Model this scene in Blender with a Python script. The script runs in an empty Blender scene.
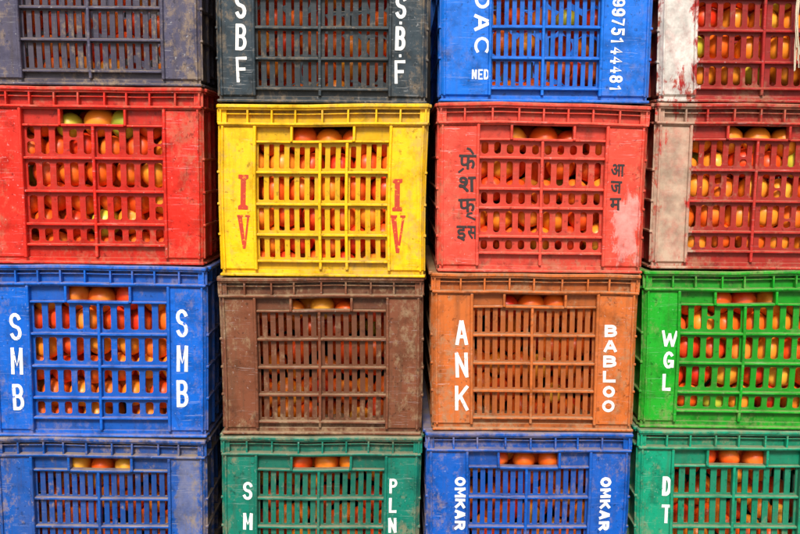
import bpy, bmesh, math, random
from mathutils import Vector, Matrix, Euler
scene = bpy.context.scene
COL = scene.collection

# ------------------------------------------------------------------ node helpers
class NT:
    def __init__(s, name):
        s.mat = bpy.data.materials.new(name); s.mat.use_nodes = True
        s.nt = s.mat.node_tree; s.nt.nodes.clear()
        s.out = s.n('ShaderNodeOutputMaterial'); s.b = s.n('ShaderNodeBsdfPrincipled')
        s.l(s.b.outputs[0], s.out.inputs[0])
    def n(s, t): return s.nt.nodes.new(t)
    def l(s, a, b): s.nt.links.new(a, b)
    def put(s, sock, v):
        if hasattr(v, 'is_output'): s.l(v, sock)
        elif isinstance(v, (tuple, list)) and len(v) == 3 and sock.type == 'RGBA': sock.default_value = (*v, 1)
        else: sock.default_value = v
    def mix(s, f, a, b, mode='MIX'):
        n = s.n('ShaderNodeMix'); n.data_type = 'RGBA'; n.blend_type = mode
        s.put(n.inputs[0], f); s.put(n.inputs[6], a); s.put(n.inputs[7], b); return n.outputs[2]
    def m(s, op, a, b=0.0, clamp=False):
        n = s.n('ShaderNodeMath'); n.operation = op; n.use_clamp = clamp
        s.put(n.inputs[0], a); s.put(n.inputs[1], b); return n.outputs[0]
    def rng(s, v, a, b, c=0.0, d=1.0):
        n = s.n('ShaderNodeMapRange'); s.put(n.inputs[0], v)
        for i, x in enumerate((a, b, c, d)): n.inputs[i+1].default_value = x
        return n.outputs[0]
    def noise(s, vec, scale, detail=4.0, rough=0.55, dist=0.0):
        n = s.n('ShaderNodeTexNoise'); s.l(vec, n.inputs['Vector'])
        n.inputs['Scale'].default_value = scale; n.inputs['Detail'].default_value = detail
        n.inputs['Roughness'].default_value = rough; n.inputs['Distortion'].default_value = dist
        return n.outputs[0]
    def mapping(s, vec, loc=(0,0,0), rot=(0,0,0), sc=(1,1,1)):
        n = s.n('ShaderNodeMapping'); s.l(vec, n.inputs[0])
        n.inputs[1].default_value = loc; n.inputs[2].default_value = rot; n.inputs[3].default_value = sc
        return n.outputs[0]
    def objco(s): return s.n('ShaderNodeTexCoord').outputs['Object']
    def bump(s, h, strength, dist=0.001):
        n = s.n('ShaderNodeBump'); n.inputs['Strength'].default_value = strength
        n.inputs['Distance'].default_value = dist; s.l(h, n.inputs['Height'])
        s.l(n.outputs[0], s.b.inputs['Normal'])

DUST = (0.32, 0.225, 0.130)
def crate_mat(name, base, seed, fade=0.35, wear=0.5, dust=0.5, patches=(), H=0.3):
    t = NT(name); co0 = t.objco(); co = t.mapping(co0, loc=(seed*3.17, seed*1.3, seed*2.1))
    sep = t.n('ShaderNodeSeparateXYZ'); t.l(co0, sep.inputs[0]); X, Y, Z = sep.outputs
    lum = sum(base)/3
    fc = tuple(min(0.9, c*0.97 + lum*0.11 + 0.004) for c in base)
    dk = tuple(c*0.25 for c in base)
    big = t.noise(co, 7, 4, 0.6, 0.4)
    c = t.mix(t.m('MULTIPLY', t.rng(big, 0.42, 0.68), fade), base, fc)
    med = t.noise(co, 28, 5, 0.65)
    c = t.mix(t.m('MULTIPLY', t.rng(med, 0.52, 0.30), 0.65), c, dk)
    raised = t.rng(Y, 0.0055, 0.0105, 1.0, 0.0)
    recess_tone = tuple(0.26*a + 0.035*b for a, b in zip(base, DUST))
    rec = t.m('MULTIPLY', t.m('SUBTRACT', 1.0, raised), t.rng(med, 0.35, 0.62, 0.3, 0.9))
    c = t.mix(t.m('MULTIPLY', rec, 0.4+0.6*dust, True), c, recess_tone)  # faces set back behind the ribs get a darker mix of the base
    film = t.noise(t.mapping(co, sc=(14, 14, 5)), 1, 6, 0.7, 0.5)
    c = t.mix(t.m('MULTIPLY', t.rng(film, 0.46, 0.70), 0.8*dust), c, tuple(0.60*a + 0.15*b for a, b in zip(base, DUST)))
    st = t.noise(t.mapping(co, sc=(95, 40, 6)), 1, 4, 0.6, 0.3)
    c = t.mix(t.m('MULTIPLY', t.rng(st, 0.53, 0.68), 0.7*dust + 0.08), c, tuple(0.32*a + 0.13*b for a, b in zip(base, DUST)))
    raised2 = t.m('ADD', t.m('MULTIPLY', raised, 0.8), 0.2)
    tot = None
    for k, (ang, sx, sz) in enumerate(((0.25, 22, 300), (1.35, 25, 340), (-0.6, 14, 420))):
        v = t.noise(t.mapping(co, loc=(k*7.1, 0, k*3.3), rot=(0, ang, 0), sc=(sx, 20, sz)), 1, 3, 0.6, 0.6)
        v = t.rng(v, 0.63, 0.69)
        tot = v if tot is None else t.m('MAXIMUM', tot, v)
    gate = t.rng(t.noise(co, 16, 3), 0.40, 0.58)
    tot = t.m('MULTIPLY', t.m('MULTIPLY', tot, gate), raised2)
    sc = tuple(min(0.85, 0.6*x + 0.26) for x in base)
    c = t.mix(t.m('MULTIPLY', tot, 0.9*wear + 0.04, True), c, sc)
    bl = t.noise(t.mapping(co, sc=(1, 1, .7)), 70, 7, 0.75)
    bz = t.m('ADD', t.rng(Z, 0.05, 0.0), t.rng(Z, H-0.055, H-0.012), True)
    bx = t.rng(t.m('ABSOLUTE', X), 0.12, 0.18)
    area = t.rng(t.noise(co, 9, 3, .6), .38, .64, -0.06, 0.08)
    thr = t.m('ADD', t.m('ADD', bl, area), t.m('MULTIPLY', t.m('MAXIMUM', bz, bx), 0.10))
    c = t.mix(t.m('MULTIPLY', t.rng(thr, 0.58, 0.74), min(.92, dust*1.25)), c, tuple(.8*b+.15*a for a, b in zip(base, DUST)))
    thr2 = t.m('ADD', t.noise(t.mapping(co, loc=(5, 5, 5), sc=(1, 1, .8)), 34, 6, .72, .6), t.m('MULTIPLY', bz, .06))
    c = t.mix(t.m('MULTIPLY', t.rng(thr2, .59, .70), .35+.4*dust, True), c, tuple(.18*a+.010 for a in base))
    chips = t.rng(t.noise(co, 190, 2, 0.5), 0.69, 0.73)
    c = t.mix(t.m('MULTIPLY', t.m('MULTIPLY', chips, raised2), wear), c, sc)
    dks = t.rng(t.noise(co, 110, 3, 0.6), 0.37, 0.31)
    c = t.mix(t.m('MULTIPLY', dks, 0.65), c, dk)
    for (px, pz, rx, rz, pc, amt) in patches:
        dx = t.m('DIVIDE', t.m('SUBTRACT', X, px), rx); dz = t.m('DIVIDE', t.m('SUBTRACT', Z, pz), rz)
        d = t.m('MAXIMUM', t.m('ABSOLUTE', dx), t.m('ABSOLUTE', dz))
        n1 = t.noise(t.mapping(co, sc=(48, 30, 24)), 1, 8, 0.75, 0.5)
        nn = t.m('MULTIPLY', t.m('SUBTRACT', n1, 0.5), 3.4)
        mk = t.rng(t.m('ADD', d, nn), 1.15, 0.90)
        mk = t.m('MULTIPLY', mk, t.rng(Y, 0.02, 0.012))
        mk = t.m('MULTIPLY', mk, t.rng(bl, 0.35, 0.55, 0.7, 1.0))
        c = t.mix(t.m('MULTIPLY', mk, amt), c, t.mix(t.rng(med, .38, .6), tuple(x*.6 for x in pc), pc))
    g = t.n('ShaderNodeNewGeometry'); sn = t.n('ShaderNodeSeparateXYZ'); t.l(g.outputs['Normal'], sn.inputs[0])
    up = t.m('MULTIPLY', t.rng(sn.outputs[2], 0.5, 0.9), t.rng(med, 0.3, 0.55, 0.35, 1.0))
    c = t.mix(t.m('MULTIPLY', up, min(0.85, dust+0.15)), c, DUST)
    t.l(c, t.b.inputs['Base Color'])
    r = t.m('ADD', t.rng(med, 0.3, 0.7, 0.27, 0.50), t.m('MULTIPLY', tot, 0.25))
    t.l(r, t.b.inputs['Roughness']); t.b.inputs['Specular IOR Level'].default_value = 0.34
    hh = t.m('ADD', t.m('MULTIPLY', bl, 0.5), t.m('ADD', t.m('MULTIPLY', big, 2.5), t.m('MULTIPLY', tot, -0.15)))
    t.bump(hh, 0.5, 0.002)
    return t.mat

def paint_mat(name, colr, under, seed, worn=0.3):
    t = NT(name); co = t.mapping(t.objco(), loc=(seed, seed*2, seed*3))
    n1 = t.noise(co, 130, 5, 0.75); n2 = t.noise(t.mapping(co, sc=(60, 20, 200)), 1, 3)
    w = t.m('MAXIMUM', t.rng(n1, 0.70-0.25*worn, 0.78-0.25*worn), t.m('MULTIPLY', t.rng(n2, 0.64, 0.70), worn))
    c = t.mix(t.m('MULTIPLY', t.rng(t.noise(co, 40, 4, .7), .35, .65), 0.5), colr, tuple(0.62*x + 0.01 for x in colr))
    c = t.mix(w, c, under)
    t.l(c, t.b.inputs['Base Color']); t.b.inputs['Roughness'].default_value = 0.6
    return t.mat

# ------------------------------------------------------------------ mesh builder
class MB:
    def __init__(s): s.v = []; s.f = []; s.tf = lambda p: p
    def add(s, vs, fs):
        o = len(s.v); s.v += [s.tf(p) for p in vs]; s.f += [tuple(i+o for i in f) for f in fs]
    def box(s, x0, x1, y0, y1, z0, z1, c=0.0008):
        if x1 < x0: x0, x1 = x1, x0
        c = min(c, 0.42*min(x1-x0, y1-y0, z1-z0))
        lo = (x0, y0, z0); hi = (x1, y1, z1); vs = []; idx = {}
        for sx in (0, 1):
            for sy in (0, 1):
                for sz in (0, 1):
                    sg = (sx, sy, sz)
                    for a in range(3):
                        p = []
                        for k in range(3):
                            e = hi[k] if sg[k] else lo[k]
                            if k != a: e += -c if sg[k] else c
                            p.append(e)
                        idx[(sg, a)] = len(vs); vs.append(tuple(p))
        fs = []
        for a in range(3):
            b, d = (a+1) % 3, (a+2) % 3
            for sgn in (0, 1):
                q = []
                for (p, r) in ((0, 0), (1, 0), (1, 1), (0, 1)):
                    sg = [0, 0, 0]; sg[a] = sgn; sg[b] = p; sg[d] = r; q.append(idx[(tuple(sg), a)])
                fs.append(tuple(q))
            for p in (0, 1):
                for r in (0, 1):
                    s0 = [0, 0, 0]; s1 = [0, 0, 0]; s0[b] = s1[b] = p; s0[d] = s1[d] = r; s1[a] = 1
                    s0 = tuple(s0); s1 = tuple(s1)
                    fs.append((idx[(s0, b)], idx[(s1, b)], idx[(s1, d)], idx[(s0, d)]))
        for sx in (0, 1):
            for sy in (0, 1):
                for sz in (0, 1):
                    fs.append(tuple(idx[((sx, sy, sz), a)] for a in range(3)))
        s.add(vs, fs)
    def cell(s, a0, a1, b0, b1, hole, y0, y1, r, k=5):
        h0, h1, g0, g1 = hole; r = min(r, 0.46*(h1-h0), 0.46*(g1-g0))
        inn = []; out = []
        for (cx, cz, st) in ((h1-r, g1-r, 0), (h0+r, g1-r, 90), (h0+r, g0+r, 180), (h1-r, g0+r, 270)):
            for i in range(k):
                th = math.radians(st + 90*i/(k-1)); x = cx + r*math.cos(th); z = cz + r*math.sin(th)
                inn.append((x, z)); fr = i/(k-1)
                first = fr < 0.5 - 1e-6; mid = abs(fr-0.5) < 1e-6
                ex = a1 if st in (0, 270) else a0; ez = b1 if st in (0, 90) else b0
                if mid: out.append((ex, ez))
                elif (st in (0, 180)) == first: out.append((ex, z))
                else: out.append((x, ez))
        n = len(inn); vs = []
        for (L, y) in ((out, y0), (inn, y0), (inn, y1), (out, y1)):
            vs += [(x, y, z) for x, z in L]
        fs = []
        for i in range(n):
            j = (i+1) % n
            for q in range(3): fs.append((q*n+i, q*n+j, (q+1)*n+j, (q+1)*n+i))
        s.add(vs, fs)
    def obj(s, name, mat, warp=None, sub=True):
        me = bpy.data.meshes.new(name); me.from_pydata(s.v, [], s.f); me.update()
        bm = bmesh.new(); bm.from_mesh(me)
        if sub:
            e = [x for x in bm.edges if x.calc_length() > 0.07]
            if e: bmesh.ops.subdivide_edges(bm, edges=e, cuts=6)
        bmesh.ops.recalc_face_normals(bm, faces=bm.faces)
        if warp:
            for v in bm.verts: v.co = warp(v.co)
        bm.to_mesh(me); bm.free(); me.materials.append(mat)
        ob = bpy.data.objects.new(name, me); COL.objects.link(ob); return ob

# ------------------------------------------------------------------ crate walls
PY0, PY1 = 0.0120, 0.0155     # plane of the perforated sheet, behind ribs and corner panels
def build_wall(mb, half, vh, H, rows, n, hand, rng_, inset=0.003, rnd=0.004, vribs=(0.0,), slotfrac=0.6, k=5, split=0.0):
    q = H/0.3035
    for s in (-1, 1):
        mb.box(s*(half-inset), s*(vh+0.004), 0.004, 0.0145, 0.010, H-0.037, 0.0042)
        mb.box(s*(vh+0.0078), s*(vh+0.0025), -0.0006, 0.0157, 0.012, H-0.0372, 0.0014)
        mb.box(s*(half-inset-0.0045), s*(half-inset-0.0082), 0.0002, 0.0143, 0.0115, H-0.0374, 0.0010)
    top = H-0.036
    zr = [(H-b*q, H-a*q) for a, b in rows]
    hz0 = H-0.063*q
    if hand:
        hw = hand
        for s in (-1, 1):
            mb.box(s*(vh+0.004), s*hw, PY0, PY1+.0002, hz0, top+0.002, 0.0003)
            mb.box(s*(vh+0.003), s*(hw+0.004), 0.0045, PY1-.001, hz0-0.0045, hz0-0.0005, 0.001)
        mb.box(-hw-0.0045, -hw, 0.0014, 0.0165, hz0-0.003, top, 0.001)
        mb.box(hw, hw+0.0045, 0.0014, 0.0165, hz0-0.003, top, 0.001)
        mb.box(-hw, hw, 0.0018, 0.0167, hz0-0.0045, hz0, 0.001)
        ztop = hz0
    else:
        ztop = top+0.002
    bounds = [ztop] + [0.5*(zr[i][0]+zr[i+1][1]) for i in range(len(zr)-1)] + [0.0115]
    pitch = 2*(vh+0.0035)/n
    for ri, (lo, hi) in enumerate(zr):
        b1, b0 = bounds[ri], bounds[ri+1]
        for i in range(n):
            a0 = -(vh+0.0035) + i*pitch; a1 = a0+pitch; mid = 0.5*(a0+a1)
            w = pitch*slotfrac*rng_.uniform(0.93, 1.05)
            l2, h2 = lo, hi
            if hand and ri == 0 and abs(mid) < hand+0.004: h2 -= 0.004
            if split and h2-l2 > .03*q and rng_.random() < split:
                zm = l2+(h2-l2)*rng_.choice((.36, .5, .62)); g = .0021
                mb.cell(a0, a1, zm, b1, (mid-w/2, mid+w/2, zm+g, h2), PY0, PY1, rnd, k)
                mb.cell(a0, a1, b0, zm, (mid-w/2, mid+w/2, l2, zm-g), PY0, PY1, rnd, k)
            else:
                mb.cell(a0, a1, b0, b1, (mid-w/2, mid+w/2, l2, h2), PY0, PY1, rnd, k)
        if ri > 0:
            zc = b1
            mb.box(-vh-0.003, vh+0.003, 0.0036, PY1-.0004, zc-0.0023, zc+0.0023, 0.001)
            if not hand: mb.box(-half+.008, half-.008, -0.0012, PY1-.003, zc-0.0022, zc+0.0022, 0.0008)
    for vx in vribs:
        mb.box(vx-0.0025, vx+0.0025, 0.0028, PY1-.0006, 0.013, (hz0-0.003) if hand else top, 0.001)
    mb.box(-vh-0.003, vh+0.003, 0.0024, PY1-.0008, zr[-1][0]-0.0078, zr[-1][0]-0.0035, 0.001)

def build_rim(mb, half, H, rng_, inset=0.0, gusset=0.042):
    mb.box(-half+inset, half-inset, -0.0045, 0.0170, H-0.0080, H-0.001, 0.0018)
    mb.box(-half+0.002+inset, half-0.002-inset, -0.0012, 0.0166, H-0.0108, H-0.0076, 0.0008)
    mb.box(-half+0.004, half-0.004, 0.0122, 0.0160, H-0.0345, H-0.0102, 0.0006)
    mb.box(-half+0.0015+inset, half-0.0015-inset, -0.0020, 0.0163, H-0.0370, H-0.0325, 0.0012)
    mb.box(-half+0.0045+inset, half-0.0045-inset, 0.0016, 0.0159, H-0.0395, H-0.0366, 0.0008)
    mb.box(-half+0.003+inset, half-0.003-inset, 0.0050, 0.0157, H-0.0185, H-0.0160, 0.0007)
    n = int(2*half/gusset)
    for i in range(n+1):
        u = -half+0.006 + i*(2*half-0.012)/n + (rng_.uniform(-.004, .004) if 0 < i < n else 0)
        mb.box(u-0.0016, u+0.0016, -0.0004, 0.0155, H-0.0335, H-0.0095, 0.0005)

WIDE = ((0.0680, 0.114), (0.128, 0.171), (0.184, 0.225), (0.239, 0.272))
YEL = ((0.0700, 0.112), (0.126, 0.168), (0.182, 0.222), (0.236, 0.270))
WIDE2 = ((0.0680, 0.114), (0.128, 0.170), (0.185, 0.226), (0.242, 0.264))
MIXED = ((0.0700, 0.091), (0.104, 0.146), (0.159, 0.180), (0.193, 0.231), (0.245, 0.262))
FINE = ((0.0690, 0.115), (0.124, 0.169), (0.178, 0.222), (0.231, 0.273))

def make_warp(H, W, D, seed):
    r = random.Random(seed); a = r.uniform(-1, 1)*0.0026; b = r.uniform(-0.5, 1)*0.004; c = r.uniform(-1, 1)*0.0018
    p1 = r.uniform(0, 6); tap = r.uniform(0.010, 0.020); a2 = r.uniform(.4, 1)*.0009
    def w(p):
        x, y, z = p; t = z/H
        x2 = x*(1-tap*(1-t)) + c*math.sin(z*14+p1)
        y2 = y - b*(1-(2*x/W)**2)*math.sin(math.pi*min(1, max(0, t)))*(1-y/D) + 0.0018*math.sin(x*9+p1) + .0006*math.sin(x*31+p1*3)*t
        z2 = z + (a*math.sin(x*11+p1) + a2*math.sin(x*37+2*p1))*t*t
        return Vector((x2, y2, z2))
    return w

# ------------------------------------------------------------------ lettering
def arc(cx, cy, rx, ry, a0, a1, n=9):
    return [(cx+rx*math.cos(math.radians(a0+(a1-a0)*i/n)), cy+ry*math.sin(math.radians(a0+(a1-a0)*i/n))) for i in range(n+1)]
ST = {
 'S': [arc(.5,.755,.5,.245,20,270)[:-1] + [(.5,.505)] + arc(.5,.25,.5,.25,85,-160)],
 'B': [[(0,0),(0,1)], [(0,1),(.5,1)]+arc(.5,.765,.42,.235,80,-80)+[(0,.53)], [(.45,.53)]+arc(.5,.265,.5,.265,75,-80)+[(.5,0),(0,0)]],
 'F': [[(0,0),(0,1),(1,1)], [(0,.52),(.8,.52)]],
 'D': [[(0,0),(0,1)], [(0,1),(.35,1)]+arc(.35,.5,.65,.5,80,-80)+[(.35,0),(0,0)]],
 'A': [[(0,0),(.44,1)], [(.56,1),(1,0)], [(.2,.32),(.8,.32)]],
 'C': [arc(.5,.5,.5,.5,45,315,12)],
 'G': [arc(.5,.5,.5,.5,45,330,12), [(.55,.42),(1,.42),(1,.05)]],
 'N': [[(0,0),(0,1)], [(0,1),(1,0)], [(1,0),(1,1)]],
 'M': [[(0,0),(0,1)], [(0,1),(.5,.3),(1,1)], [(1,1),(1,0)]],
 'W': [[(0,1),(.24,0)], [(.26,0),(.5,.8)], [(.5,.8),(.74,0)], [(.76,0),(1,1)]],
 'K': [[(0,0),(0,1)], [(1,1),(.05,.42)], [(.35,.6),(1,0)]],
 'L': [[(0,1),(0,0),(1,0)]], 'T': [[(0,1),(1,1)], [(.5,1),(.5,0)]], 'E': [[(1,1),(0,1),(0,0),(1,0)], [(0,.5),(.8,.5)]],
 'P': [[(0,0),(0,1)], [(0,1),(.5,1)]+arc(.5,.74,.5,.26,80,-80)+[(.5,.48),(0,.48)]],
 'R': [[(0,0),(0,1)], [(0,1),(.5,1)]+arc(.5,.75,.5,.25,80,-80)+[(.5,.5),(0,.5)], [(.5,.5),(1,0)]],
 'O': [arc(.5,.5,.5,.5,98,262,10), arc(.5,.5,.5,.5,-82,82,10)],
 '1': [[(.15,.78),(.55,1),(.55,0)]], '7': [[(0,1),(1,1),(.35,0)]], '4': [[(.75,0),(.75,1),(0,.3),(1,.3)]],
 '5': [[(1,1),(.08,1),(.03,.56)]+arc(.45,.33,.55,.33,120,-150)],
 '8': [arc(.5,.76,.44,.24,0,360,14), arc(.5,.26,.5,.26,0,360,14)],
 '9': [arc(.5,.7,.5,.3,0,360,14), [(1,.7),(1,.35)]+arc(.5,.3,.5,.3,-10,-150)],
 '.': [[(0,.5),(1,.5)]],
 'ra#': [[(1,1),(0,0)]], 'e#': [[(0,1),(.45,.8),(1,0)]], 'uu#': [[(.62,1),(.15,.85),(.05,.5),(.4,.35),(1,.0)]],
}
def stroke_polys(ch, w, h, th):
    out = []
    for li, pl in enumerate(ST[ch]):
        iw, ih = max(w-th, .01), max(h-th, .01)
        P = [((x-.5)*iw, (y-.5)*ih) for x, y in pl]; n = len(P)
        N = []
        for i in range(n-1):
            dx, dy = P[i+1][0]-P[i][0], P[i+1][1]-P[i][1]; L = math.hypot(dx, dy) or 1e-9; N.append((-dy/L, dx/L, dx/L, dy/L))
        Ls = []; Rs = []
        closed = math.hypot(P[0][0]-P[-1][0], P[0][1]-P[-1][1]) < 1e-4
        for i in range(n):
            a = N[i-1] if i > 0 else (N[-1] if closed else N[0]); b = N[i] if i < n-1 else (N[0] if closed else N[-1])
            k = min(1.7, 1/max(.3, (1+a[0]*b[0]+a[1]*b[1])/2)); mx, my = (a[0]+b[0])/2*k, (a[1]+b[1])/2*k
            x, y = P[i]
            if not closed and i == 0: x -= b[2]*th*.42; y -= b[3]*th*.42
            if not closed and i == n-1: x += a[2]*th*.42; y += a[3]*th*.42
            Ls.append((x+mx*th/2, y+my*th/2)); Rs.append((x-mx*th/2, y-my*th/2))
        out.append((li, Ls+Rs, [(i, n+i, n+i+1, i+1) for i in range(n-1)]))
    return out
_g = {}
def glyph(ch):
    if ch in _g: return _g[ch]
    if ch == 'I#':
        polys = [[(0,0),(1,0),(1,.10),(.76,.14),(.76,.86),(1,.90),(1,1),(0,1),(0,.90),(.24,.86),(.24,.14),(0,.10)]]
    elif ch == 'V#':
        polys = [[(.04,.935),(.36,0),(.58,0),(.94,.935),(.78,.935),(.545,.28),(.38,.935)],
                 [(0,1),(0,.94),(.44,.94),(.44,1)], [(.64,1),(.64,.94),(1,.94),(1,1)]]
    else: polys = None
    if polys:
        vs = []; fs = []
        for p in polys:
            o = len(vs); vs += p; fs.append(tuple(range(o, o+len(p))))
    else:
        cu = bpy.data.curves.new('glyph', 'FONT'); cu.body = ch; cu.resolution_u = 4; cu.offset = 0.010
        ob = bpy.data.objects.new('glyph', cu); COL.objects.link(ob)
        bpy.context.view_layer.update()
        me = bpy.data.meshes.new_from_object(ob.evaluated_get(bpy.context.evaluated_depsgraph_get()))
        vs = [(v.co.x, v.co.y) for v in me.vertices]; fs = [tuple(p.vertices) for p in me.polygons]
        bpy.data.objects.remove(ob); bpy.data.meshes.remove(me)
        if vs:
            x0 = min(v[0] for v in vs); x1 = max(v[0] for v in vs); y0 = min(v[1] for v in vs); y1 = max(v[1] for v in vs)
            vs = [((x-x0)/(x1-x0+1e-9), (y-y0)/(y1-y0+1e-9)) for x, y in vs]
    _g[ch] = (vs, fs); return vs, fs

LR = random.Random(5)
def lettering(letters, cx_px, top_px, H, s, mat, warp, parent, from_bottom=False, words=''):
    V = []; F = []
    for L in letters:
        ch, px, py, w, h, rot = L[:6]; th = L[6] if len(L) > 6 else 3.0
        X = (px-cx_px)*s; Z = ((top_px-py)*s) if from_bottom else (H-(py-top_px)*s)
        jw, jh, ja = LR.uniform(.94, 1.06), LR.uniform(.96, 1.05), LR.uniform(-.035, .035)
        if ch in ST: pieces = stroke_polys(ch, w*jw, h*jh, th*LR.uniform(.92, 1.1))
        else:
            vs, fs = glyph(ch); pieces = [(0, [((a-.5)*w, (b-.5)*h) for a, b in vs], fs)]
            if ch not in ('I#', 'V#'):     # a second pass of the brush, slightly shifted, thickens the stroke
                pieces.append((1, [((a-.5)*w+.55, (b-.5)*h) for a, b in vs], fs))
                pieces.append((2, [((a-.5)*w+.25, (b-.5)*h+.5) for a, b in vs], fs))
        for li, vs, fs in pieces:
            o = len(V)
            for gx, gy in vs:
                gx, gy = gx - gy*ja, gy + gx*ja
                dx, dz = (gy*s, -gx*s) if rot else (gx*s, gy*s)
                V.append(warp(Vector((X+dx, 0.0034-0.00015*li, Z+dz))))
            F += [tuple(i+o for i in f) for f in fs]
    me = bpy.data.meshes.new('lettering'); me.from_pydata(V, [], F); me.update()
    for p in me.polygons:
        if p.normal.y > 0: p.flip()
    me.materials.append(mat)
    ob = bpy.data.objects.new('lettering', me); COL.objects.link(ob); ob.parent = parent
    ob['label'] = words; return ob

def col_text(txt, x, ys, w, h, th=3.3): return [(c, x, y, w, h, False, th) for c, y in zip(txt, ys)]
WHITE = (0.88, 0.88, 0.86)
SC = {1: 0.001718, 2: 0.001752, 3: 0.00179, 4: 0.00182}
OR = (0.52, 0.035, 0.006)
SX = {1: (-.5355, -.538, -.5367, -.541), 2: (-.1378, -.1378, -.1400, -.1403), 3: (.2470, .2475, .2420, .2375), 4: (.622, .6207, .6170, .6185)}
TOPS = {1: (.9238+.31, .9238, .6123, .2972), 2: (.8983+.30, .8983, .5948, .3049), 3: (.9025+.30, .9025, .6062, .3169), 4: (.9062+.295, .9062, .6155, .3246)}
WD = {1: (.386, .386, .388, .386), 2: (.370, .368, .367, .366), 3: (.368, .369, .371, .376), 4: (.366, .364, .366, .368)}
HOL = (0.74, 0.72, 0.66)
C = {
 (1,1): dict(col=(.070,.066,.115), n=17, st='f', fade=.5, wear=.7, dust=.62, lab='faded dark violet-grey plastic crate with narrow slots'),
 (2,1): dict(col=(.026,.043,.056), n=16, st='f', fade=.5, wear=.6, dust=.42, lab='dark slate-grey plastic crate stencilled with white letters'),
 (3,1): dict(col=(.000,.145,.66), n=14, st='f', fade=.15, wear=.3, dust=.16, sf=.46, vh=.091, lab='bright blue plastic crate with white phone number'),
 (4,1): dict(col=(.38,.012,.012), n=11, st='w', fade=.3, wear=.6, dust=.45, lab='dark red plastic crate with whitish corner, cord hanging on it',
        patches=[(-.150,.17,.032,.16,HOL,.92)]),
 (1,2): dict(col=(.68,.018,.008), n=10, st='w2', fade=.3, wear=.65, dust=.36, split=.05, lab='scratched bright red plastic crate with rounded slots'),
 (2,2): dict(col=(.92,.53,.001), n=13, st='y', fade=.1, wear=.15, dust=.38, rnd=.0022, sf=.52, lab='yellow plastic crate of tomatoes marked in red, on a brown crate'),
 (3,2): dict(col=(.74,.062,.036), n=10, st='mx', fade=.35, wear=.65, dust=.40, sf=.54, rnd=.0055, lab='faded coral-red plastic crate with dark Hindi lettering',
        patches=[(.150,.085,.020,.05,(.80,.44,.40),.6)]),
 (4,2): dict(col=(.48,.026,.018), n=11, st='w2', fade=.3, wear=.6, dust=.48, split=.06, lab='dusty brownish-red plastic crate with worn tan corner',
        patches=[(-.148,.135,.036,.155,(.52,.40,.29),.85)]),
 (1,3): dict(col=(.000,.112,.56), n=10, st='w2', fade=.12, wear=.45, dust=.34, lab='blue plastic crate stencilled in white, on a dirty blue crate'),
 (2,3): dict(col=(.180,.055,.025), n=16, st='f', fade=.3, wear=.5, dust=.66, lab='dark brown plastic crate with narrow slots, on a teal crate'),
 (3,3): dict(col=(.54,.130,.024), n=16, st='f', fade=.25, wear=.5, dust=.62, lab='orange-brown plastic crate stencilled with white words'),
 (4,3): dict(col=(.004,.34,.014), n=10, st='w2', fade=.2, wear=.3, dust=.38, split=.05, lab='green plastic crate of tomatoes, on a teal crate'),
 (1,4): dict(col=(.000,.080,.38), n=17, st='f', fade=.15, wear=.5, dust=.75, lab='dirty dark blue plastic crate with dusty corner, under a blue crate',
        patches=[(.158,.18,.020,.10,(.27,.23,.18),.5)]),
 (2,4): dict(col=(.001,.17,.115), n=16, st='f', fade=.15, wear=.45, dust=.50, lab='dark teal plastic crate with white letters, under a brown crate'),
 (3,4): dict(col=(.000,.090,.46), n=16, st='f', fade=.12, wear=.4, dust=.48, lab='blue plastic crate with white letters, under an orange-brown crate'),
 (4,4): dict(col=(.001,.28,.15), n=12, st='f', fade=.15, wear=.35, dust=.46, sf=.46, lab='green teal plastic crate with white letters, under a green crate'),
}
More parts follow.
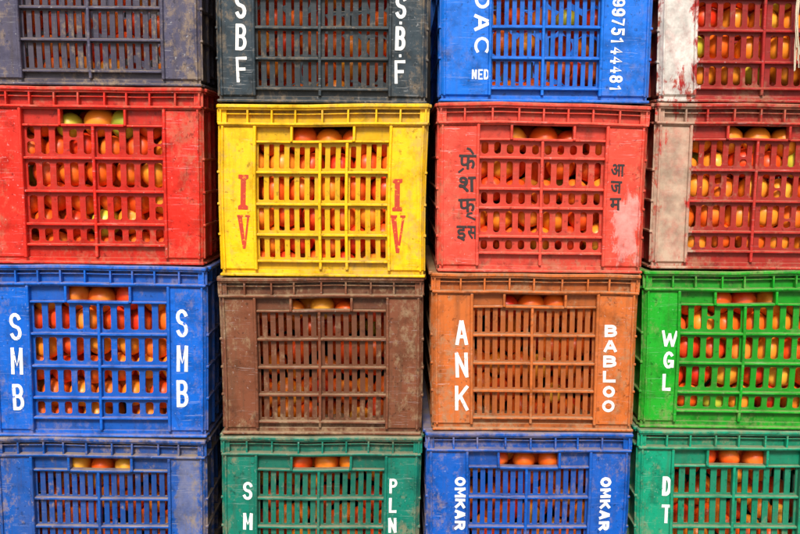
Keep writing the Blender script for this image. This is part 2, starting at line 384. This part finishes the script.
LET = {
 (2,1): (321.5, 104, WHITE, [('SBF', col_text('SBF', 240, (8,39,71), 11, 25)), ('SBF', col_text('SBF', 401, (8,39,72), 11, 24)+[('.',401,24,3,3,False,2.6),('.',401,56,3,3,False,2.6)])]),
 (3,1): (546, 103, WHITE, [('DAC NED', [('D',482,3,15,15,True),('A',482,24,17,16,True),('C',482,47,17,16,True)]+[(c,474.5+i*6.2,75,5.2,10,False,1.7) for i,c in enumerate('NED')]),
        ('9975144481', [(c,618,4+i*9.3,7.6,13,True,2.4) for i,c in enumerate('9975144481')])]),
 (2,2): (322, 105, OR, [('I V', [('I#',243,193,10,35,False),('V#',243,233,13,34,False)]), ('I V', [('I#',398,195,10,32,False),('V#',399,234,15,38,False)])]),
 (3,2): (543, 103, (.025,.015,.015), [('Hindi', [('फ',468,162,17,14,False),('ra#',462,170,6,5,False,2),('e#',471,151,7,7,False,2.2),('श',468,184,17,15,False),('फ',468,205,17,13,False),('uu#',472,215.5,10,8,False,2.1),('इ',462.5,233,10,15,False),('स',473.5,232,10,13,False)]),
        ('Hindi', [('आ',619,168,13,12,False),('ज',618,185,11,12,False),('म',618,202,11,12,False)])]),
 (1,3): (99, 267, WHITE, [('SMB', col_text('SMB', 15.5, (330,365,402), 12, 27)), ('SMB', col_text('SMB', 182, (325,361,397), 12, 27))]),
 (3,3): (535, 273, WHITE, [('ANK', col_text('ANK', 462, (334,367,401), 13, 25)), ('BABLOO', col_text('BABLOO', 612, (331,346.5,362,377.5,393,408), 13, 12, 3.1))]),
 (4,3): (745, 268, WHITE, [('WGL', [('W',670,338,16,17,False,2.8),('G',670,360,11,18,False,3.3),('L',669,383,9,18,False,3.3)])]),
 (2,4): (320, 437, WHITE, [('SM', col_text('SM', 246.5, (495,527), 10, 18, 2.9)), ('PLN', col_text('PLN', 393, (489,509,530), 8, 16, 2.7))]),
 (3,4): (528, 432, WHITE, [('OMKAR', [(c,459,484+i*11.4,9.6,11,True,2.8) for i,c in enumerate('OMKAR')]), ('OMKAR', [(c,606,484+i*11.4,9.6,11,True,2.8) for i,c in enumerate('OMKAR')])]),
 (4,4): (737, 430, WHITE, [('DT', col_text('DT', 667, (489,518), 10, 20))]),
}
DEPTH = 0.52
crates = {}
for (c, r), P in C.items():
    W = WD[c][r-1]; top = TOPS[c][r-1]
    z0 = TOPS[c][r] if r < 4 else 0.0
    H = top - z0; seed = c*10+r; R = random.Random(seed)
    warp = make_warp(H, W, DEPTH, seed)
    mat = crate_mat('worn_plastic_%s' % P['lab'].split()[1], P['col'], seed, P['fade'], P['wear'], P['dust'], P.get('patches', ()), H)
    e = bpy.data.objects.new('plastic_crate', None); COL.objects.link(e); e.empty_display_size = 0.1
    e.location = (SX[c][r-1] + R.uniform(-.001, .001), R.uniform(-0.004, 0.004), z0)
    e.rotation_euler = (0, 0, R.uniform(-0.008, 0.008))
    e['label'] = P['lab']; e['category'] = 'crate'; e['group'] = 'stacked plastic crates of tomatoes'
    vh = P.get('vh', 0.1077 if c == 3 else 0.1135)
    if c == 1: vh = .120
    rows = {'w': WIDE, 'w2': WIDE2, 'f': FINE, 'mx': MIXED, 'y': YEL}[P['st']]
    fine = P['st'] == 'f'
    vr = (0.0,) if not fine else (-0.004,)
    if (c, r) == (2, 2): vr = (-0.004, 0.043)
    def wall_obj(tf, hand, half, v, n, name='end_wall'):
        mb = MB(); mb.tf = tf
        build_wall(mb, half, v, H, rows, n, hand, R, rnd=P.get('rnd', .0012 if fine else .0045), vribs=vr if hand else (-.14, 0, .14),
                   slotfrac=P.get('sf', 0.37 if fine else 0.58), k=3 if (fine or not hand) else 5, inset=0.003 if hand else 0.006, split=P.get('split', 0))
        o = mb.obj(name, mat, warp); o.parent = e; return o
    front = lambda p: (p[0], p[1], p[2])
    back = lambda p: (-p[0], DEPTH-p[1], p[2])
    right = lambda p: (W/2-p[1], DEPTH/2+p[0], p[2])
    left = lambda p: (-W/2+p[1], DEPTH/2-p[0], p[2])
    hw = 0.052*W/0.366
    wall_obj(front, hw, W/2, vh, P['n']); wall_obj(back, hw, W/2, vh, P['n'])
    for tf in (left, right): wall_obj(tf, None, DEPTH/2, 0.19, 18, 'side_wall')
    mb = MB()
    for tf, hf, ins in ((front, W/2, 0), (back, W/2, 0), (left, DEPTH/2, .0175), (right, DEPTH/2, .0175)):
        mb.tf = tf; build_rim(mb, hf, H, R, ins)
    o = mb.obj('rim', mat, warp); o.parent = e
    mb = MB()
    mb.box(-W/2+.016, W/2-.016, .016, DEPTH-.016, .004, .009)
    for i in range(6): mb.box(-W/2+.018, W/2-.018, .05+i*.08, .056+i*.08, .0012, .005)
    for tf, hf, ins in ((front, W/2, .001), (back, W/2, .001), (left, DEPTH/2, .0178), (right, DEPTH/2, .0178)):
        mb.tf = tf
        mb.box(-hf+ins, hf-ins, -.0004, .0168, .001, .0060, .0014)
        mb.box(-hf+ins+.003, hf-ins-.003, .0080, .0163, .005, .0125, .0006)
    o = mb.obj('base', mat, warp); o.parent = e
    if (c, r) in LET:
        cx, tp, lc, groups = LET[(c, r)]
        pm = paint_mat('stencil_paint', lc, P['col'], seed+(3 if (c, r) == (3,3) else 0), {(3,2): .18, (2,2): .42, (1,3): .5, (3,3): .45, (4,3): .15}.get((c, r), .35))
        for words, g in groups:
            o = lettering(g, cx, tp, H, SC[r], pm, warp, e, r == 1, 'painted letters %s' % words if 'Hindi' not in words else 'painted dark Hindi lettering')
    crates[(c, r)] = (e, H, W, P)

# ------------------------------------------------------------------ tomatoes
tm = NT('tomato_skin')
at = tm.n('ShaderNodeAttribute'); at.attribute_name = 'skin'
tco = tm.n('ShaderNodeNewGeometry').outputs['Position']
cc = tm.mix(tm.m('MULTIPLY', tm.rng(tm.noise(tco, 60, 3), .5, .7), .25), at.outputs['Color'], (.88, .30, .04))
cc = tm.mix(tm.m('MULTIPLY', tm.rng(tm.noise(tco, 160, 4, .7), .56, .68), .25), cc, (.34, .12, .04))
tm.l(cc, tm.b.inputs['Base Color']); tm.b.inputs['Roughness'].default_value = .38
tm.b.inputs['Specular IOR Level'].default_value = .34
TCOL = [('red', (.80,.045,.008), (.84,.14,.02)), ('orange-red', (.88,.13,.010), (.88,.24,.02)), ('orange', (.90,.22,.012), (.90,.32,.03)),
        ('deep red', (.66,.025,.006), (.75,.08,.010)), ('orange-red', (.86,.10,.008), (.88,.25,.03)), ('yellow-green', (.62,.54,.04), (.32,.44,.04)),
        ('orange', (.92,.27,.02), (.88,.42,.04)), ('red', (.82,.07,.008), (.84,.13,.012))]
TM = []
for vi, (nm, ca, cb) in enumerate(TCOL):
    R = random.Random(100+vi); U, Vn = 20, 11; vs = []; cs = []; fs = []
    lob = R.choice((4, 5, 6)); el = R.uniform(.88, 1.12)
    for j in range(Vn+1):
        ph = math.pi*j/Vn
        for i in range(U):
            th = 2*math.pi*i/U; rr = math.sin(ph)*(1+.03*math.cos(lob*th)*math.sin(ph))
            z = math.cos(ph)*el
            if ph < .8: z -= .22*(1-ph/.8)**1.5
            vs.append((rr*math.cos(th), rr*math.sin(th), z))
            k = min(1, max(0, (z-.15)*1.1+.2*math.sin(th*2+vi))); cs.append(tuple(a*(1-k)+b*k for a, b in zip(ca, cb)))
    for j in range(Vn):
        for i in range(U):
            fs.append((j*U+i, (j+1)*U+i, (j+1)*U+(i+1) % U, j*U+(i+1) % U))
    me = bpy.data.meshes.new('tomato'); me.from_pydata(vs, [], fs); me.update()
    a = me.color_attributes.new('skin', 'FLOAT_COLOR', 'POINT')
    for i, cl in enumerate(cs): a.data[i].color = (*cl, 1)
    for p in me.polygons: p.use_smooth = True
    me.materials.append(tm.mat); TM.append((nm, me, vs, cs, fs))

cand = []
for (c, r), (e, H, W, P) in crates.items():
    R = random.Random(c*100+r*7); inner = W/2-.017; fine = P['st'] == 'f'
    if (c, r) in ((4,2), (4,1), (4,3)): wts = (2,3,5,1,3,1.2,4,2)
    elif (c, r) == (1,2): wts = (3,5,4,1,5,1.0,3,2)
    else: wts = (3,6,5,1,5,.25,2.5,3)
    dzr, dxr = (.0425, .0478) if fine else (.0445, .0500)
    r0, r1 = (.0190, .0245) if fine else (.0235, .0275)
    nr = int((H-.075)/dzr)+1
    for layer in (0, 1):
        for j in range(nr):
            z = H-.063-j*dzr; off = .5*((j+layer) % 2) + R.uniform(-.12, .12)
            nx = int(2*inner/dxr)
            for i in range(nx+1):
                rad = R.uniform(r0, r1)
                x = -inner+rad+ (i+off)*dxr + R.uniform(-.003, .003)
                if x > inner-rad or x < -inner+rad: continue
                if layer == 0 and R.random() < ((.36 if fine else .02) if j > 0 else 0): continue
                y = .0168+rad+layer*.041+R.uniform(0, (.010 if fine else .004) if j else .002)
                if fine and j > 0: y += .040
                zz = z + (R.uniform(-.005, .003) if (layer == 0 and j == 0) else R.uniform(-.005, .005))
                vi = R.choices(range(8), wts)[0]
                if (c, r, layer, j) == (1, 2, 0, 0) and .0 < x < .08: vi = 5
                wpos = (e.location.x+x, e.location.y+y, e.location.z+zz)
                rot = Euler((R.uniform(0, 6.3), R.uniform(0, 6.3), R.uniform(0, 6.3)))
                vis = 0
                if layer == 0:
                    vis = 1
                    if not fine: vis = 2
                    if j == 0 and abs(x) < .07: vis = 3
                    if r == 1: vis -= (1.5 if j < 3 else 0)
                    if r == 4 and j > 2: vis -= 1.5
                    if c == 4 and x > .05: vis -= 1.2
                cand.append((vis+R.random()*.01, wpos, rot, rad, vi, P))
cand.sort(key=lambda t: -t[0])
for (v, pos, rot, rad, vi, P) in cand[:300]:
    o = bpy.data.objects.new('tomato', TM[vi][1]); COL.objects.link(o)
    o.location = pos; o.rotation_euler = rot; o.scale = (rad,)*3
    words = P['lab'].split(' plastic')[0]
    o['label'] = '%s tomato inside a %s crate' % (TCOL[vi][0], words); o['category'] = 'tomato'; o['group'] = 'tomatoes packed in the crates'
V = []; F = []; K = []
for (v, pos, rot, rad, vi, P) in cand[300:]:
    M = rot.to_matrix(); o = len(V); p0 = Vector(pos)
    V += [tuple(p0 + M @ (Vector(p)*rad)) for p in TM[vi][2]]; K += TM[vi][3]
    F += [tuple(i+o for i in f) for f in TM[vi][4]]
me = bpy.data.meshes.new('tomatoes'); me.from_pydata(V, [], F); me.update()
a = me.color_attributes.new('skin', 'FLOAT_COLOR', 'POINT')
buf = []
for k in K: buf += [k[0], k[1], k[2], 1.0]
a.data.foreach_set('color', buf); me.polygons.foreach_set('use_smooth', [True]*len(me.polygons))
me.materials.append(tm.mat)
o = bpy.data.objects.new('tomatoes', me); COL.objects.link(o)
o['label'] = 'ripe red and orange tomatoes packed deeper in crates'; o['category'] = 'tomatoes'; o['kind'] = 'stuff'

# ------------------------------------------------------------------ cord
rm = NT('cord_fibre'); co = rm.objco()
rm.l(rm.mix(rm.noise(co, 250, 4, .7), (.74,.66,.50), (.40,.33,.22)), rm.b.inputs['Base Color']); rm.b.inputs['Roughness'].default_value = .9
def cord_mesh(paths):
    V = []; F = []
    for pts, rad in paths:
        cu = bpy.data.curves.new('cord', 'CURVE'); cu.dimensions = '3D'; sp = cu.splines.new('NURBS'); sp.points.add(len(pts)-1)
        for i, p in enumerate(pts): sp.points[i].co = (*p, 1)
        sp.use_endpoint_u = True; sp.order_u = 3; cu.bevel_depth = rad; cu.bevel_resolution = 2
        ob = bpy.data.objects.new('cord', cu); COL.objects.link(ob); bpy.context.view_layer.update()
        m_ = bpy.data.meshes.new_from_object(ob.evaluated_get(bpy.context.evaluated_depsgraph_get()))
        k = len(V); V += [tuple(v.co) for v in m_.vertices]; F += [tuple(i+k for i in p.vertices) for p in m_.polygons]
        bpy.data.objects.remove(ob)
    me = bpy.data.meshes.new('cord'); me.from_pydata(V, [], F); me.update(); me.materials.append(rm.mat)
    for p in me.polygons: p.use_smooth = True
    return me
CR = random.Random(3); strands = []
for i in range(7):      # loosely twisted strands that fray apart at the lower end
    pts = [(.672, .02, 1.2035+.0004*i), (.672, -.010, 1.206+.0004*i)]; ph = i*2*math.pi/7; L = CR.uniform(.20, .27)
    for k in range(1, 25):
        t = k/24; rr = .0016+.0065*max(0, t-.55)**1.3
        pts.append((.672+.003*math.sin(t*7)+rr*math.cos(ph+t*20*(1-t*.4)), -.011+rr*math.sin(ph+t*20*(1-t*.4))*.5-.002*t, 1.204-L*t))
    strands.append((pts, .0009))
co_ = bpy.data.objects.new('cord', cord_mesh(strands)); COL.objects.link(co_)
co_['label'] = 'pale frayed cord hanging over a dark red crate'; co_['category'] = 'cord'

# ------------------------------------------------------------------ setting
gm = NT('packed_earth'); co = gm.objco()
gm.l(gm.mix(gm.noise(co, 3, 8, .7), (.16,.12,.085), (.26,.21,.16)), gm.b.inputs['Base Color']); gm.b.inputs['Roughness'].default_value = .95
gm.bump(gm.noise(co, 20, 8, .7), .5, .02)
me = bpy.data.meshes.new('ground'); me.from_pydata([(-30,-30,0),(30,-30,0),(30,30,0),(-30,30,0)], [], [(0,1,2,3)]); me.materials.append(gm.mat)
g = bpy.data.objects.new('ground', me); COL.objects.link(g); g['kind'] = 'structure'
wm = NT('dark_backdrop'); co = wm.objco()
wm.l(wm.mix(wm.noise(co, 4, 8, .7), (.06,.05,.045), (.12,.10,.09)), wm.b.inputs['Base Color']); wm.b.inputs['Roughness'].default_value = .9
mb = MB(); mb.box(-2.2, 2.2, .56, .70, 0, 2.0, .01)  # added dark backdrop, keeps bright sky from showing through gaps between stacks
w = mb.obj('backdrop', wm.mat); w['label'] = 'added dark wall behind the stacked crates'; w['category'] = 'backdrop'

# ------------------------------------------------------------------ light
world = bpy.data.worlds.new('World'); scene.world = world; world.use_nodes = True
nt = world.node_tree; bg = nt.nodes['Background']
sky = nt.nodes.new('ShaderNodeTexSky'); sky.sky_type = 'NISHITA'; sky.sun_disc = False
sky.sun_elevation = math.radians(46); sky.sun_rotation = math.radians(185); sky.dust_density = 5; sky.air_density = 1.0; sky.ozone_density = 1.0
hs = nt.nodes.new('ShaderNodeHueSaturation'); hs.inputs['Saturation'].default_value = .5
nt.links.new(sky.outputs[0], hs.inputs['Color']); nt.links.new(hs.outputs[0], bg.inputs[0]); bg.inputs[1].default_value = 0.11
sd = bpy.data.lights.new('sun', 'SUN'); sd.energy = 4.4; sd.angle = math.radians(12); sd.color = (1, .96, .90)
so = bpy.data.objects.new('sun', sd); COL.objects.link(so)
so.rotation_euler = Vector((.08, .72, -.74)).to_track_quat('-Z', 'Y').to_euler(); so.location = (-.4, -3, 4)

# ------------------------------------------------------------------ camera
cd = bpy.data.cameras.new('camera'); cam = bpy.data.objects.new('camera', cd); COL.objects.link(cam)
cd.sensor_width = 36; cd.lens = 40.5; cd.clip_end = 200; cd.clip_start = .05
Mx = Matrix.Rotation(math.radians(83.3), 4, 'X') @ Matrix.Rotation(.0105, 4, 'Z')
cam.matrix_world = Matrix.Translation((0, -1.58, .80)) @ Mx
scene.camera = cam
scene.view_settings.view_transform = 'Standard'; scene.view_settings.look = 'None'; scene.view_settings.exposure = 0
